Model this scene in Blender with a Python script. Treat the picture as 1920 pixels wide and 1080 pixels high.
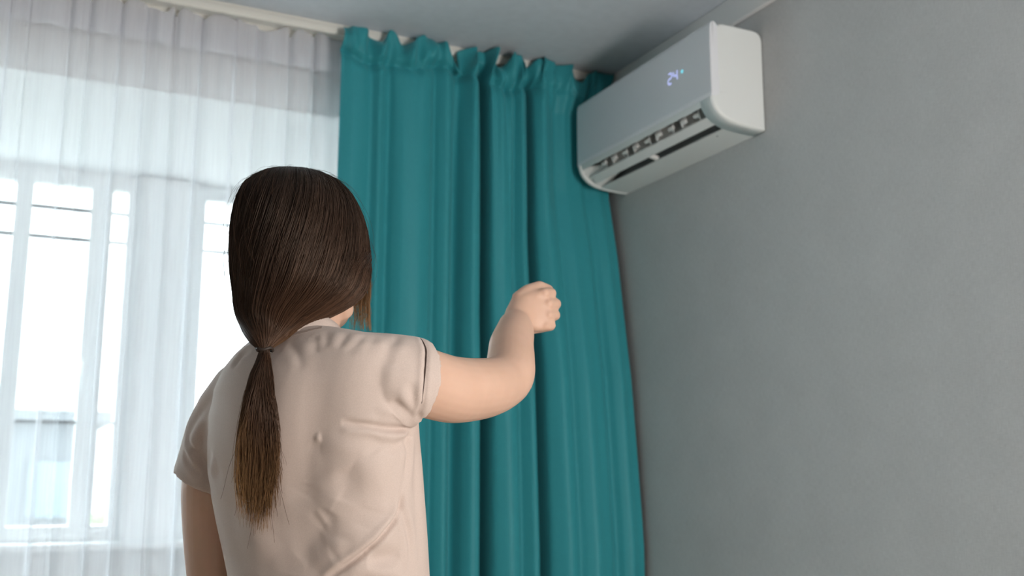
import bpy, bmesh, math, random
import numpy as np
from mathutils import Vector, Matrix
from mathutils.bvhtree import BVHTree

for o in list(bpy.data.objects):
    bpy.data.objects.remove(o, do_unlink=True)
SC = bpy.context.scene
COL = SC.collection
rng = np.random.default_rng(7)
PI = math.pi

# ------------------------------------------------------------------ camera
F_PX, PITCH, YAW, CAM_Z = 1952.8, 0.1809, 0.4513, 1.20
cp, sp, cy, sy = math.cos(PITCH), math.sin(PITCH), math.cos(YAW), math.sin(YAW)
FWD = np.array([sy * cp, cy * cp, sp])
RGT = np.array([cy, -sy, 0.0])
UPV = np.array([-sy * sp, -cy * sp, cp])
FLAT = np.array([sy, cy, 0.0])
ORI = np.array([0, 0, CAM_Z])
cam_d = bpy.data.cameras.new('camera')
cam = bpy.data.objects.new('camera', cam_d)
COL.objects.link(cam)
cam.location = ORI
cam.rotation_euler = (PI / 2 + PITCH, 0, -YAW)
cam_d.sensor_width = 36
cam_d.lens = 36 * F_PX / 1920
cam_d.clip_start = 0.05
cam_d.dof.use_dof = True
cam_d.dof.focus_distance = 1.42
cam_d.dof.aperture_fstop = 5.0
SC.camera = cam

# ------------------------------------------------------------------ light and exposure
SC.view_settings.view_transform = 'Standard'
SC.view_settings.look = 'None'
SC.view_settings.gamma = 1
SC.view_settings.use_curve_mapping = False
SC.view_settings.exposure = 0.0
SC.cycles.transparent_max_bounces = 24
w = bpy.data.worlds.new('World')
SC.world = w
w.use_nodes = True
w.node_tree.nodes['Background'].inputs[0].default_value = (0.88, 0.96, 1.0, 1)
w.node_tree.nodes['Background'].inputs[1].default_value = 9.0


def area(name, loc, target, sx, sy_, power, color):
    l = bpy.data.lights.new(name, 'AREA')
    l.shape = 'RECTANGLE'
    l.size, l.size_y = sx, sy_
    l.energy = power
    l.color = color
    o = bpy.data.objects.new(name, l)
    COL.objects.link(o)
    o.location = loc
    o.rotation_euler = (Vector(target) - Vector(loc)).to_track_quat('-Z', 'Y').to_euler()
    return o


# photographer's softbox behind the camera, to the right: the key on her back
area('softbox', (1.42, -0.80, 1.22), (0.50, 1.6, 1.5), 0.5, 0.9, 53, (1.0, 0.965, 0.93))


# ------------------------------------------------------------------ helpers
def at(px, py, d):
    """world point seen at photo pixel (px, py), d metres deep along the view axis"""
    return ORI + d * (FWD + RGT * ((px - 960) / F_PX) + UPV * ((540 - py) / F_PX))


def hit(px, py, axis, val):
    r = FWD + RGT * ((px - 960) / F_PX) + UPV * ((540 - py) / F_PX)
    return ORI + r * ((val - ORI[axis]) / r[axis])


def tag(o, label=None, cat=None, group=None, kind=None):
    for k, v in (('label', label), ('category', cat), ('group', group), ('kind', kind)):
        if v:
            o[k] = v
    return o


def link(name, me, mat=None, parent=None, smooth=True):
    o = bpy.data.objects.new(name, me)
    COL.objects.link(o)
    if mat is not None:
        me.materials.clear()
        me.materials.append(mat)
    if smooth:
        me.polygons.foreach_set('use_smooth', [True] * len(me.polygons))
    if parent is not None:
        o.parent = parent
        o.matrix_parent_inverse = parent.matrix_world.inverted()
    return o


def mesh(name, V, Fc):
    me = bpy.data.meshes.new(name)
    me.from_pydata([tuple(map(float, v)) for v in V], [], [tuple(map(int, f)) for f in Fc])
    me.update()
    return me


def empty(name, loc):
    o = bpy.data.objects.new(name, None)
    COL.objects.link(o)
    o.location = loc
    o.empty_display_size = 0.1
    bpy.context.view_layer.update()
    return o


class MB:
    def __init__(s):
        s.V, s.F = [], []

    def add(s, V, Fc):
        b = len(s.V)
        s.V += [tuple(v) for v in V]
        s.F += [tuple(b + i for i in f) for f in Fc]
        return s

    def box(s, x0, x1, y0, y1, z0, z1):
        V = [(x, y, z) for x in (x0, x1) for y in (y0, y1) for z in (z0, z1)]
        return s.add(V, [(0, 1, 3, 2), (4, 6, 7, 5), (0, 4, 5, 1), (2, 3, 7, 6), (0, 2, 6, 4), (1, 5, 7, 3)])

    def loft(s, rings, closed=True, caps=True):
        n = len(rings[0])
        V = [p for r in rings for p in r]
        Fc = []
        for i in range(len(rings) - 1):
            for j in range(n if closed else n - 1):
                k = (j + 1) % n
                Fc.append((i * n + j, i * n + k, (i + 1) * n + k, (i + 1) * n + j))
        if caps:
            for base, rev in ((0, True), ((len(rings) - 1) * n, False)):
                V.append(np.mean([V[base + j] for j in range(n)], axis=0))
                c = len(V) - 1
                for j in range(n):
                    k = (j + 1) % n
                    Fc.append((c, base + k, base + j) if rev else (c, base + j, base + k))
        return s.add(V, Fc)

    def tube(s, pts, rad, n=16, side=None, round_ends=True):
        """tapered tube; rad entries are r or (r_side, r_other)"""
        pts = [np.array(p, float) for p in pts]
        rad = [(r, r) if np.isscalar(r) else r for r in rad]
        T = []
        for i in range(len(pts)):
            a = pts[min(i + 1, len(pts) - 1)] - pts[max(i - 1, 0)]
            T.append(a / np.linalg.norm(a))
        u = np.array(side if side is not None else (0.31, 0.77, 0.55), float)
        rings = []
        if side is None and abs(u @ T[0]) > .8:
            u = np.cross(T[0], (0.6, -0.5, 0.2))
        UU = []
        for t in T:
            uu = u - t * (u @ t)
            uu /= np.linalg.norm(uu)
            UU.append(uu)
            if side is None:
                u = uu                      # carry the frame along the path

        def ring(c, t, ra, rb, uu):
            vv = np.cross(t, uu)
            return [c + uu * ra * math.cos(q) + vv * rb * math.sin(q) for q in np.linspace(0, 2 * PI, n, endpoint=False)]

        if round_ends:
            for a in (80, 55, 28):
                m = min(rad[0])
                rings.append(ring(pts[0] - T[0] * m * math.sin(math.radians(a)), T[0], *[q * math.cos(math.radians(a)) for q in rad[0]], UU[0]))
        for p, t, (ra, rb), uu in zip(pts, T, rad, UU):
            rings.append(ring(p, t, ra, rb, uu))
        if round_ends:
            for a in (28, 55, 80):
                m = min(rad[-1])
                rings.append(ring(pts[-1] + T[-1] * m * math.sin(math.radians(a)), T[-1], *[q * math.cos(math.radians(a)) for q in rad[-1]], UU[-1]))
        return s.loft(rings)

    def ball(s, c, rx, ry, rz, ax=None, n=20):
        A = np.eye(3) if ax is None else np.array(ax)
        rings = []
        for i in range(1, n):
            t = PI * i / n
            rings.append([np.array(c) + (A[0] * rx * math.sin(t) * math.cos(q) + A[1] * ry * math.sin(t) * math.sin(q)) - A[2] * rz * math.cos(t)
                          for q in np.linspace(0, 2 * PI, n, endpoint=False)])
        return s.loft(rings)

    def make(s, name):
        me = mesh(name, s.V, s.F)
        bm = bmesh.new()
        bm.from_mesh(me)
        bmesh.ops.recalc_face_normals(bm, faces=bm.faces)
        bm.to_mesh(me)
        bm.free()
        return me

    def build(s, name, mat=None, parent=None, smooth=False, bevel=0, seg=2):
        me = s.make(name)
        o = link(name, me, mat, parent, smooth)
        if bevel:
            m = o.modifiers.new('bevel', 'BEVEL')
            m.width, m.segments, m.limit_method = bevel, seg, 'ANGLE'
            m.angle_limit = math.radians(40)
        return o


def cspline(pts, n):
    """Catmull-Rom through pts (m, k)"""
    P = np.array(pts, float)
    Q = np.vstack([2 * P[0] - P[1], P, 2 * P[-1] - P[-2]])
    out = []
    for t in np.linspace(0, len(P) - 1 - 1e-9, n):
        i = int(t)
        f = t - i
        a, b, c, d = Q[i], Q[i + 1], Q[i + 2], Q[i + 3]
        out.append(0.5 * (2 * b + (c - a) * f + (2 * a - 5 * b + 4 * c - d) * f * f + (3 * b - a - 3 * c + d) * f ** 3))
    return np.array(out)


def remeshed(mb, name, voxel, smooth_it):
    o = link(name + '_tmp', mb.make(name))
    m = o.modifiers.new('r', 'REMESH')
    m.mode, m.voxel_size = 'VOXEL', voxel
    if smooth_it:
        q = o.modifiers.new('s', 'SMOOTH')
        q.factor, q.iterations = 0.5, smooth_it
    dg = bpy.context.evaluated_depsgraph_get()
    dg.update()
    me = bpy.data.meshes.new_from_object(o.evaluated_get(dg))
    me.name = name
    bpy.data.objects.remove(o, do_unlink=True)
    return me


# ------------------------------------------------------------------ materials
def mat(name, color, rough=0.5, spec=0.5, **kw):
    m = bpy.data.materials.new(name)
    m.use_nodes = True
    b = m.node_tree.nodes['Principled BSDF']
    b.inputs['Base Color'].default_value = (*color, 1)
    b.inputs['Roughness'].default_value = rough
    b.inputs['Specular IOR Level'].default_value = spec
    for k, v in kw.items():
        b.inputs[k].default_value = v
    return m


def N(m, kind, **kw):
    n = m.node_tree.nodes.new(kind)
    for k, v in kw.items():
        if isinstance(k, str) and hasattr(n, k):
            setattr(n, k, v)
    return n


def textured(m, scale, c0, c1, bump=0.1, dist=0.001, detail=4, lo=0.35, hi=0.65):
    nt = m.node_tree
    b = nt.nodes['Principled BSDF']
    tc = nt.nodes.new('ShaderNodeTexCoord')
    mp = nt.nodes.new('ShaderNodeMapping')
    mp.inputs['Scale'].default_value = scale
    nz = nt.nodes.new('ShaderNodeTexNoise')
    nz.inputs['Scale'].default_value = 1
    nz.inputs['Detail'].default_value = detail
    rp = nt.nodes.new('ShaderNodeValToRGB')
    rp.color_ramp.elements[0].position, rp.color_ramp.elements[1].position = lo, hi
    rp.color_ramp.elements[0].color, rp.color_ramp.elements[1].color = (*c0, 1), (*c1, 1)
    nt.links.new(tc.outputs['Object'], mp.inputs[0])
    nt.links.new(mp.outputs[0], nz.inputs['Vector'])
    nt.links.new(nz.outputs['Fac'], rp.inputs[0])
    nt.links.new(rp.outputs[0], b.inputs['Base Color'])
    if bump:
        bp = nt.nodes.new('ShaderNodeBump')
        bp.inputs['Strength'].default_value = bump
        bp.inputs['Distance'].default_value = dist
        nt.links.new(nz.outputs['Fac'], bp.inputs['Height'])
        nt.links.new(bp.outputs[0], b.inputs['Normal'])
    return m


def linen(m, ax_u, c0, c1):
    """woven wallpaper: two crossed streaky noises"""
    nt = m.node_tree
    b = nt.nodes['Principled BSDF']
    tc = nt.nodes.new('ShaderNodeTexCoord')
    outs = []
    for sc in ((420, 420, 60), (70, 70, 480), (9, 9, 9)):
        mp = nt.nodes.new('ShaderNodeMapping')
        mp.inputs['Scale'].default_value = sc
        nz = nt.nodes.new('ShaderNodeTexNoise')
        nz.inputs['Scale'].default_value = 1
        nz.inputs['Detail'].default_value = 3
        nt.links.new(tc.outputs['Object'], mp.inputs[0])
        nt.links.new(mp.outputs[0], nz.inputs['Vector'])
        outs.append(nz.outputs['Fac'])
    a = nt.nodes.new('ShaderNodeMath')
    a.operation = 'ADD'
    nt.links.new(outs[0], a.inputs[0])
    nt.links.new(outs[1], a.inputs[1])
    h = nt.nodes.new('ShaderNodeMath')
    h.operation = 'MULTIPLY'
    h.inputs[1].default_value = 0.4
    nt.links.new(a.outputs[0], h.inputs[0])
    k = nt.nodes.new('ShaderNodeMath')
    k.operation = 'MULTIPLY_ADD'
    k.inputs[1].default_value = 0.2
    nt.links.new(outs[2], k.inputs[0])
    nt.links.new(h.outputs[0], k.inputs[2])
    rp = nt.nodes.new('ShaderNodeValToRGB')
    rp.color_ramp.elements[0].position, rp.color_ramp.elements[1].position = 0.36, 0.64
    rp.color_ramp.elements[0].color, rp.color_ramp.elements[1].color = (*c0, 1), (*c1, 1)
    nt.links.new(k.outputs[0], rp.inputs[0])
    nt.links.new(rp.outputs[0], b.inputs['Base Color'])
    bp = nt.nodes.new('ShaderNodeBump')
    bp.inputs['Strength'].default_value = 0.25
    bp.inputs['Distance'].default_value = 0.0012
    nt.links.new(a.outputs[0], bp.inputs['Height'])
    nt.links.new(bp.outputs[0], b.inputs['Normal'])
    return m


M_wall = linen(mat('grey_linen_wallpaper', (.4, .4, .4), 0.75, 0.25), 1, (.49, .492, .49), (.585, .588, .583))
M_ceil = textured(mat('matt_white_ceiling', (.7, .7, .7), 0.8, 0.2), (30, 30, 30), (.57, .61, .65), (.60, .64, .68), 0.03)
M_trim = mat('white_ceiling_trim', (.74, .74, .73), 0.5)
M_white = mat('white_paint', (.78, .78, .78), 0.6)
M_pvc = mat('white_window_plastic', (.90, .91, .92), 0.35)
M_rail = mat('cream_curtain_rail', (.78, .76, .70), 0.4)
M_floor = textured(mat('light_laminate_floor', (.5, .4, .3), 0.45), (2, 30, 2), (.42, .33, .25), (.52, .42, .32), 0.05)
M_acf = mat('white_satin_plastic', (.76, .77, .80), 0.28, 0.5)
M_acs = mat('white_matt_plastic', (.74, .76, .745), 0.42, 0.4)
M_acin = mat('grey_inner_plastic', (.42, .44, .44), 0.5)
M_acdk = mat('dark_fan_cavity', (.24, .25, .25), 0.7)
M_vane = mat('white_vane_plastic', (.80, .79, .77), 0.4)
M_skin = textured(mat('skin', (.7, .45, .33), 0.5, 0.35), (25, 25, 25), (.615, .388, .282), (.65, .415, .305), 0.0, 0.0006)
_b = M_skin.node_tree.nodes['Principled BSDF']
_b.inputs['Subsurface Weight'].default_value = 0.15
_b.inputs['Subsurface Radius'].default_value = (0.012, 0.004, 0.002)
_b.inputs['Subsurface Scale'].default_value = 1.0
M_lip = mat('lips', (.60, .29, .24), 0.45)
M_eye = mat('eye_white', (.8, .78, .75), 0.2)
M_iris = mat('brown_iris', (.06, .03, .015), 0.2)
M_shirt = textured(mat('beige_cotton_jersey', (.5, .4, .35), 0.72, 0.2), (900, 900, 900), (.535, .427, .370), (.59, .472, .412), 0.05, 0.0005, 2)
M_shirt.node_tree.nodes['Principled BSDF'].inputs['Sheen Weight'].default_value = 0.15
M_cuffshade = mat('painted_cuff_shadow', (.055, .032, .025), 0.8)  # shade under the cuff's overlap, put into a dark colour
M_stitch = mat('beige_stitching', (.42, .33, .28), 0.8)
M_trous = textured(mat('grey_cotton', (.2, .2, .22), 0.8, 0.2), (400, 400, 400), (.16, .16, .18), (.22, .22, .24), 0.1)
M_tie = mat('brown_hair_tie', (.03, .018, .012), 0.6)
M_teal = textured(mat('teal_blackout_fabric', (.03, .25, .27), 0.55, 0.3), (700, 700, 700), (.024, .248, .285), (.035, .300, .340), 0.08, 0.0005, 2)
_b = M_teal.node_tree.nodes['Principled BSDF']
_b.inputs['Sheen Weight'].default_value = 0.25
_b.inputs['Sheen Tint'].default_value = (.35, .75, .78, 1)


def emit(name, color, s):
    m = bpy.data.materials.new(name)
    m.use_nodes = True
    nt = m.node_tree
    nt.nodes.clear()
    e = nt.nodes.new('ShaderNodeEmission')
    e.inputs[0].default_value = (*color, 1)
    e.inputs[1].default_value = s
    o = nt.nodes.new('ShaderNodeOutputMaterial')
    nt.links.new(e.outputs[0], o.inputs[0])
    return m


M_digit = emit('blue_white_led', (.50, .56, 1.0), 1.05)
M_dot = emit('cyan_led', (.25, .85, 1.0), 0.95)


def sheer_mat(name, alpha, color):
    m = bpy.data.materials.new(name)
    m.use_nodes = True
    nt = m.node_tree
    nt.nodes.clear()
    tr = nt.nodes.new('ShaderNodeBsdfTransparent')
    tl = nt.nodes.new('ShaderNodeBsdfTranslucent')
    df = nt.nodes.new('ShaderNodeBsdfDiffuse')
    tl.inputs[0].default_value = df.inputs[0].default_value = (*color, 1)
    mx = nt.nodes.new('ShaderNodeMixShader')
    mx.inputs[0].default_value = 0.5
    mz = nt.nodes.new('ShaderNodeMixShader')
    tc = nt.nodes.new('ShaderNodeTexCoord')
    mp = nt.nodes.new('ShaderNodeMapping')
    mp.inputs['Scale'].default_value = (260, 1, 6)
    nz = nt.nodes.new('ShaderNodeTexNoise')
    nz.inputs['Scale'].default_value = 1
    nz.inputs['Detail'].default_value = 2
    mr = nt.nodes.new('ShaderNodeMapRange')
    mr.inputs['To Min'].default_value = alpha - 0.045
    mr.inputs['To Max'].default_value = alpha + 0.045
    out = nt.nodes.new('ShaderNodeOutputMaterial')
    L = nt.links.new
    L(tc.outputs['Object'], mp.inputs[0])
    L(mp.outputs[0], nz.inputs['Vector'])
    L(nz.outputs['Fac'], mr.inputs['Value'])
    L(mr.outputs[0], mz.inputs[0])
    L(df.outputs[0], mx.inputs[1])
    L(tl.outputs[0], mx.inputs[2])
    L(tr.outputs[0], mz.inputs[1])
    L(mx.outputs[0], mz.inputs[2])
    L(mz.outputs[0], out.inputs[0])
    return m


M_sheer = sheer_mat('white_voile', 0.41, (.90, .905, .94))
M_tape = sheer_mat('white_heading_tape', 0.85, (.90, .90, .93))


def glass_mat():
    m = bpy.data.materials.new('window_glass')
    m.use_nodes = True
    nt = m.node_tree
    nt.nodes.clear()
    tr = nt.nodes.new('ShaderNodeBsdfTransparent')
    tr.inputs[0].default_value = (.95, .98, .98, 1)
    gl = nt.nodes.new('ShaderNodeBsdfGlossy')
    gl.inputs['Roughness'].default_value = 0.02
    mx = nt.nodes.new('ShaderNodeMixShader')
    mx.inputs[0].default_value = 0.06
    out = nt.nodes.new('ShaderNodeOutputMaterial')
    nt.links.new(tr.outputs[0], mx.inputs[1])
    nt.links.new(gl.outputs[0], mx.inputs[2])
    nt.links.new(mx.outputs[0], out.inputs[0])
    return m


M_glass = glass_mat()


def hair_mat():
    m = mat('brown_hair', (.02, .012, .008), 0.40, 0.40, **{'Specular Tint': (1.0, .80, .66, 1)})
    nt = m.node_tree
    a = nt.nodes.new('ShaderNodeAttribute')
    a.attribute_name = 'tint'
    nt.links.new(a.outputs['Color'], nt.nodes['Principled BSDF'].inputs['Base Color'])
    return m


M_hair = hair_mat()
M_under = mat('dark_under_hair', (.010, .0065, .005), 0.95, 0.0)

# ------------------------------------------------------------------ setting
XW = 1.757           # right wall
YW = 3.00            # window wall, room face
YG = 3.93            # balcony glazing, inner face
ZC = CAM_Z + 1.33    # ceiling
ZL = CAM_Z + 1.095   # lintel underside
XL, YB = -2.6, -2.4


def struct(name, mb, m, **k):
    return tag(mb.build(name, m, **k), kind='structure')


struct('floor', MB().box(XL, XW, YB, YW, -0.1, 0), M_floor)
struct('ceiling', MB().box(XL - .1, XW + .1, YB - .1, YW + .2, ZC, ZC + 0.1), M_ceil)
struct('wall_right', MB().box(XW, XW + .12, YB - .1, YW + .2, -0.1, ZC), M_wall)
struct('wall_left', MB().box(XL - .12, XL, YB - .1, YW + .2, -0.1, ZC), M_wall)
b = MB()
b.box(-2.3, 1.05, YW, YW + .05, ZL, ZC)
b.box(1.05, XW, YW, YW + .2, -0.1, ZC)
b.box(XL, -2.3, YW, YW + .2, -0.1, ZC)
struct('wall_front', b, M_white)
struct('wall_back', MB().box(XL, XW, YB - .12, YB, -.1, ZC), M_wall)
struct('trim_1', MB().box(XW - .014, XW, YB, YW, ZC - .083, ZC), M_trim, bevel=0.004)
# balcony beyond the wide opening
struct('balcony_floor', MB().box(-2.6, 1.6, YW, YG + .2, -.1, -.01), M_white)
struct('balcony_ceiling', MB().box(-2.3, 1.05, YW + .05, YG + .25, ZL, ZL + .1), M_white)
struct('balcony_wall_right', MB().box(1.05, 1.17, YW + .2, YG + .2, -.01, ZL), M_white)
struct('balcony_wall_left', MB().box(-2.42, -2.3, YW + .2, YG + .2, -.01, ZL), M_white)
ZS = CAM_Z - .235
struct('balcony_parapet', MB().box(-2.3, 1.05, YG, YG + .14, -.01, ZS), M_white)
struct('window_sill', MB().box(-2.3, 1.05, YG - .16, YG + .02, ZS, ZS + .025), M_pvc, bevel=0.006)

# glazing: two windows with a broad post between
xg = lambda px, py=420: hit(px, py, 1, YG)[0]
zg = lambda px, py: hit(px, py, 1, YG)[2]
Z_top, Z_bot = ZL - .004, ZS + .025
Z_h = zg(120, 313)        # top dark shadow gap line
Z_b1, Z_b2, Z_b3 = zg(120, 386), zg(120, 442), zg(230, 793)
Z_g = zg(120, 345)
post0, post1 = xg(258), xg(368)
struct('window_post', MB().box(post0, post1, YG - .03, YG + .09, Z_bot, Z_top), M_pvc, bevel=0.005)


def window(name, x0, x1, mullions, handle=None):
    """frame, glazing bars and one pane per field; mullions are (x centre, half width)"""
    r = empty(name, ((x0 + x1) / 2, YG + .04, Z_bot))
    r['kind'] = 'structure'
    fw = .034
    f = MB()
    f.box(x0, x0 + fw, YG + .005, YG + .07, Z_bot, Z_top)
    f.box(x1 - fw, x1, YG + .005, YG + .07, Z_bot, Z_top)
    f.box(x0 + fw, x1 - fw, YG + .005, YG + .07, Z_g, Z_h - .006)
    f.box(x0 + fw, x1 - fw, YG + .03, YG + .07, Z_h - .006, Z_h + .006)
    f.box(x0 + fw, x1 - fw, YG + .005, YG + .07, Z_h + .006, Z_top)
    f.box(x0 + fw, x1 - fw, YG + .005, YG + .07, Z_bot, Z_bot + .05)
    f.build('frame', M_pvc, r, bevel=.003)
    xs = [x0 + fw]
    for xm, hw in mullions:
        MB().box(xm - hw, xm + hw, YG + .008, YG + .066, Z_bot + .05, Z_g).build('mullion', M_pvc, r, bevel=.003)
        xs += [xm - hw, xm + hw]
    xs.append(x1 - fw)
    zs = [Z_bot + .05, Z_b3, Z_b2, Z_b1, Z_g]
    for i in range(0, len(xs), 2):
        for z in (Z_b1, Z_b2, Z_b3):
            MB().box(xs[i], xs[i + 1], YG + .034, YG + .052, z - .0065, z + .0065).build('glazing_bar', M_pvc, r)
        for k in range(4):
            MB().box(xs[i], xs[i + 1], YG + .041, YG + .045, zs[k] + .0065, zs[k + 1] - .0065).build('pane', M_glass, r)
    if handle is not None:
        zh = zg(175, 690)
        h = MB().box(handle - .012, handle + .012, YG - .008, YG + .008, zh - .03, zh + .03)
        h.box(handle - .008, handle + .008, YG - .035, YG - .008, zh + .005, zh + .021)
        h.box(handle - .008, handle + .008, YG - .048, YG - .035, zh - .09, zh + .021)
        h.build('handle', M_pvc, r, bevel=.004)
    return r


window('window_1', -2.25, post0, [(xg(190), .036), (xg(42), .028), (-1.35, .036)], xg(178))
window('window_2', post1, 1.05, [(xg(520), .03), (xg(690), .03)])

# ---- outside, washed out by the daylight
M_block = mat('grey_render', (.13, .13, .14), .8)
M_blockwin = mat('far_window_glass', (.16, .19, .22), .2)
M_roof = mat('grey_roof_sheet', (.12, .12, .13), .7)
M_leaf = textured(mat('foliage_green', (.12, .22, .08), .7), (6, 6, 6), (.09, .18, .06), (.20, .32, .12), .3, .02)
M_bark = mat('bark', (.12, .09, .07), .9)
M_ground = textured(mat('pale_ground', (.4, .4, .38), .9), (1, 1, 1), (.40, .40, .37), (.48, .47, .44), .05)
GZ = -9.0
struct('ground', MB().box(-60, 60, 8, 90, GZ - .2, GZ), M_ground)
c = hit(30, 800, 1, 30.0)
blk = empty('apartment_building', (c[0] - 3.2, 33, GZ))
x0, x1 = c[0] - 9.0, c[0] + 2.0
ztop = c[2] + .1
MB().box(x0, x1, 30, 36, GZ, ztop).build('wall', M_block, blk)
MB().box(x0 - .3, x1 + .3, 29.7, 36.3, ztop, ztop + .35).build('roof', M_roof, blk)
for fl in range(3):
    for k in range(5):
        xa = x0 + 1.0 + k * 2.1
        za = ztop - 2.4 - fl * 3.0
        f = MB().box(xa - .08, xa + 1.18, 29.93, 30.02, za - .08, za + 1.48).build('window_frame', M_roof, blk)
        MB().box(xa, xa + 1.1, 29.9, 29.94, za, za + 1.4).build('pane', M_blockwin, f)
tag(blk, 'grey apartment block far beyond the balcony, seen through the sheer curtain', 'building')
c = hit(232, 985, 1, 18.0)
tr = empty('tree', (c[0], 18.0, GZ))
MB().tube([(c[0], 18, GZ), (c[0] + .05, 18, (GZ + c[2]) / 2), (c[0], 18, c[2] - .4)], [.18, .13, .07], 10).build('trunk', M_bark, tr, True)
me = bpy.data.meshes.new('crown')
bm = bmesh.new()
bmesh.ops.create_icosphere(bm, subdivisions=4, radius=1)
for v in bm.verts:
    d = v.co.copy()
    k = 1 + .16 * math.sin(7 * d.x + 3 * d.z) * math.sin(6 * d.y + 2) + .1 * math.sin(17 * d.x) * math.sin(15 * d.z + 1) * math.sin(13 * d.y)
    v.co = Vector((d.x * 1.1 * k + c[0], d.y * 1.1 * k + 18, d.z * 1.5 * k + c[2] - 1.2))
bm.to_mesh(me)
bm.free()
link('crown', me, M_leaf, tr)
tag(tr, 'green leafy tree far outside, seen through the sheer curtain', 'tree')

# ------------------------------------------------------------------ curtain rail
YR = 2.842
rail = empty('curtain_rail', (0.2, YR + .06, ZC))
b = MB()
fas = [(0, 0), (0, -.006), (-.003, -.010), (-.004, -.018), (-.003, -.027), (0, -.031), (.006, -.032), (.008, -.028), (.008, 0)]
b.loft([[np.array((x, YR + p, ZC + q)) for p, q in fas] for x in (-2.35, 1.735)])
b.build('fascia', M_rail, rail)
b = MB()
for yy in (YR + .009, YR + .092):
    b.box(-2.35, 1.735, yy, yy + .018, ZC - .016, ZC)
    b.box(-2.35, 1.735, yy, yy + .007, ZC - .022, ZC - .016)
    b.box(-2.35, 1.735, yy + .011, yy + .018, ZC - .022, ZC - .016)
b.box(-2.35, 1.735, YR + .027, YR + .092, ZC - .006, ZC)
b.build('track', M_rail, rail)
for i in range(26):
    x = -1.75 + i * .095
    MB().tube([(x, YR + .101, ZC - .014), (x, YR + .101, ZC - .024), (x, YR + .100, ZC - .029)], [.0035, .003, .003], 6).build('glider', M_rail, rail, True)
tag(rail, 'cream ceiling mounted curtain rail carrying the sheer and teal curtains', 'curtain rail')

# ------------------------------------------------------------------ sheer curtain
YS = 2.900
r2 = np.random.default_rng(11)
x = -2.1
pleats = []
while x < .92:
    wdt = r2.uniform(.038, .115)
    pleats.append((x, wdt, r2.uniform(.7, 2.0), r2.uniform(.010, .026), r2.uniform(-.4, .4), r2.uniform(0, 6.28)))
    x += wdt
zt = ZC - .029
zs = np.concatenate([zt - np.linspace(0, .14, 16), np.linspace(zt - .16, 0.02, 54)])
cols = 18
sV = []
for z in zs:
    dn = zt - z
    open_ = min(1, .55 + dn * .5)
    row = []
    for (x0, wd, k, am, sk, ph) in pleats:
        kk = k * (1 - .25 * math.sin(ph + dn * 1.7)) * (.75 + .25 * open_)
        for j in range(cols):
            s = j / cols
            th = 2 * PI * s
            xx = x0 + wd * s - wd * kk / (2 * PI) * math.sin(th) * .95 + .012 * math.sin(ph + dn * 1.1) * dn * .4
            yy = YS + am * math.cos(th) * open_ + .004 * math.sin(3 * th + ph)
            zz = z
            if dn < .06:
                zz += (.010 * math.sin(th * 1 + ph) + .006 * math.sin(2 * th + 2 * ph)) * (1 - dn / .06)
            row.append((xx, yy, zz))
    row.append((pleats[-1][0] + pleats[-1][1], YS, z))
    sV.append(row)
nC = len(sV[0])
V = [p for r in sV for p in r]
Fc = [(i * nC + j, i * nC + j + 1, (i + 1) * nC + j + 1, (i + 1) * nC + j) for i in range(len(zs) - 1) for j in range(nC - 1)]
shc = empty('sheer_curtain', (-.6, YS, 0.02))
link('voile_panel', mesh('voile_panel', V, Fc), M_sheer, shc)
nt_ = 12
V = [(p[0], p[1] + .0035, p[2]) for r in sV[:nt_] for p in r]
Fc = [(i * nC + j, i * nC + j + 1, (i + 1) * nC + j + 1, (i + 1) * nC + j) for i in range(nt_ - 1) for j in range(nC - 1)]
link('heading_tape', mesh('heading_tape', V, Fc), M_tape, shc)
tag(shc, 'white sheer voile curtain hanging in soft folds before the bright balcony window', 'curtain')

# ------------------------------------------------------------------ teal curtain
YC = 2.812
folds = [(630, .010), (640, .018), (655, .028), (672, .022), (690, .010), (703, .028), (717, .010), (724, .002), (733, .016), (748, .030), (775, .036), (797, .024), (811, .002), (818, .014), (832, .028), (845, .006),
         (852, -.022), (858, -.016), (866, .016), (878, .036), (890, .030), (896, .010), (900, -.105), (907, -.120), (911, -.015), (916, .020), (922, .028), (937, .036), (952, .026), (962, .006), (968, .016), (977, .030), (985, .022),
         (990, -.015), (994, -.110), (1000, -.105), (1006, .0), (1014, .016), (1030, .032), (1044, .018), (1053, .002), (1062, .016), (1078, .032), (1092, .022), (1108, .012), (1124, -.014), (1134, .006), (1147, .018), (1160, .004), (1172, -.004)]
fx = np.array([hit(p, 640, 1, YC)[0] for p, _ in folds])
fy = np.array([q for _, q in folds]) * 1.15


def smooth_interp(xq, X, Y):
    h = np.diff(X)
    d = np.diff(Y) / h
    m = np.zeros(len(X))
    for i in range(1, len(X) - 1):
        if d[i - 1] * d[i] > 0:
            m[i] = 2 * d[i - 1] * d[i] / (d[i - 1] + d[i])
    i = np.clip(np.searchsorted(X, xq) - 1, 0, len(X) - 2)
    t = (xq - X[i]) / h[i]
    return (Y[i] * (1 + 2 * t) * (1 - t) ** 2 + m[i] * h[i] * t * (1 - t) ** 2 + Y[i + 1] * t * t * (3 - 2 * t) + m[i + 1] * h[i] * t * t * (t - 1))


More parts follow.
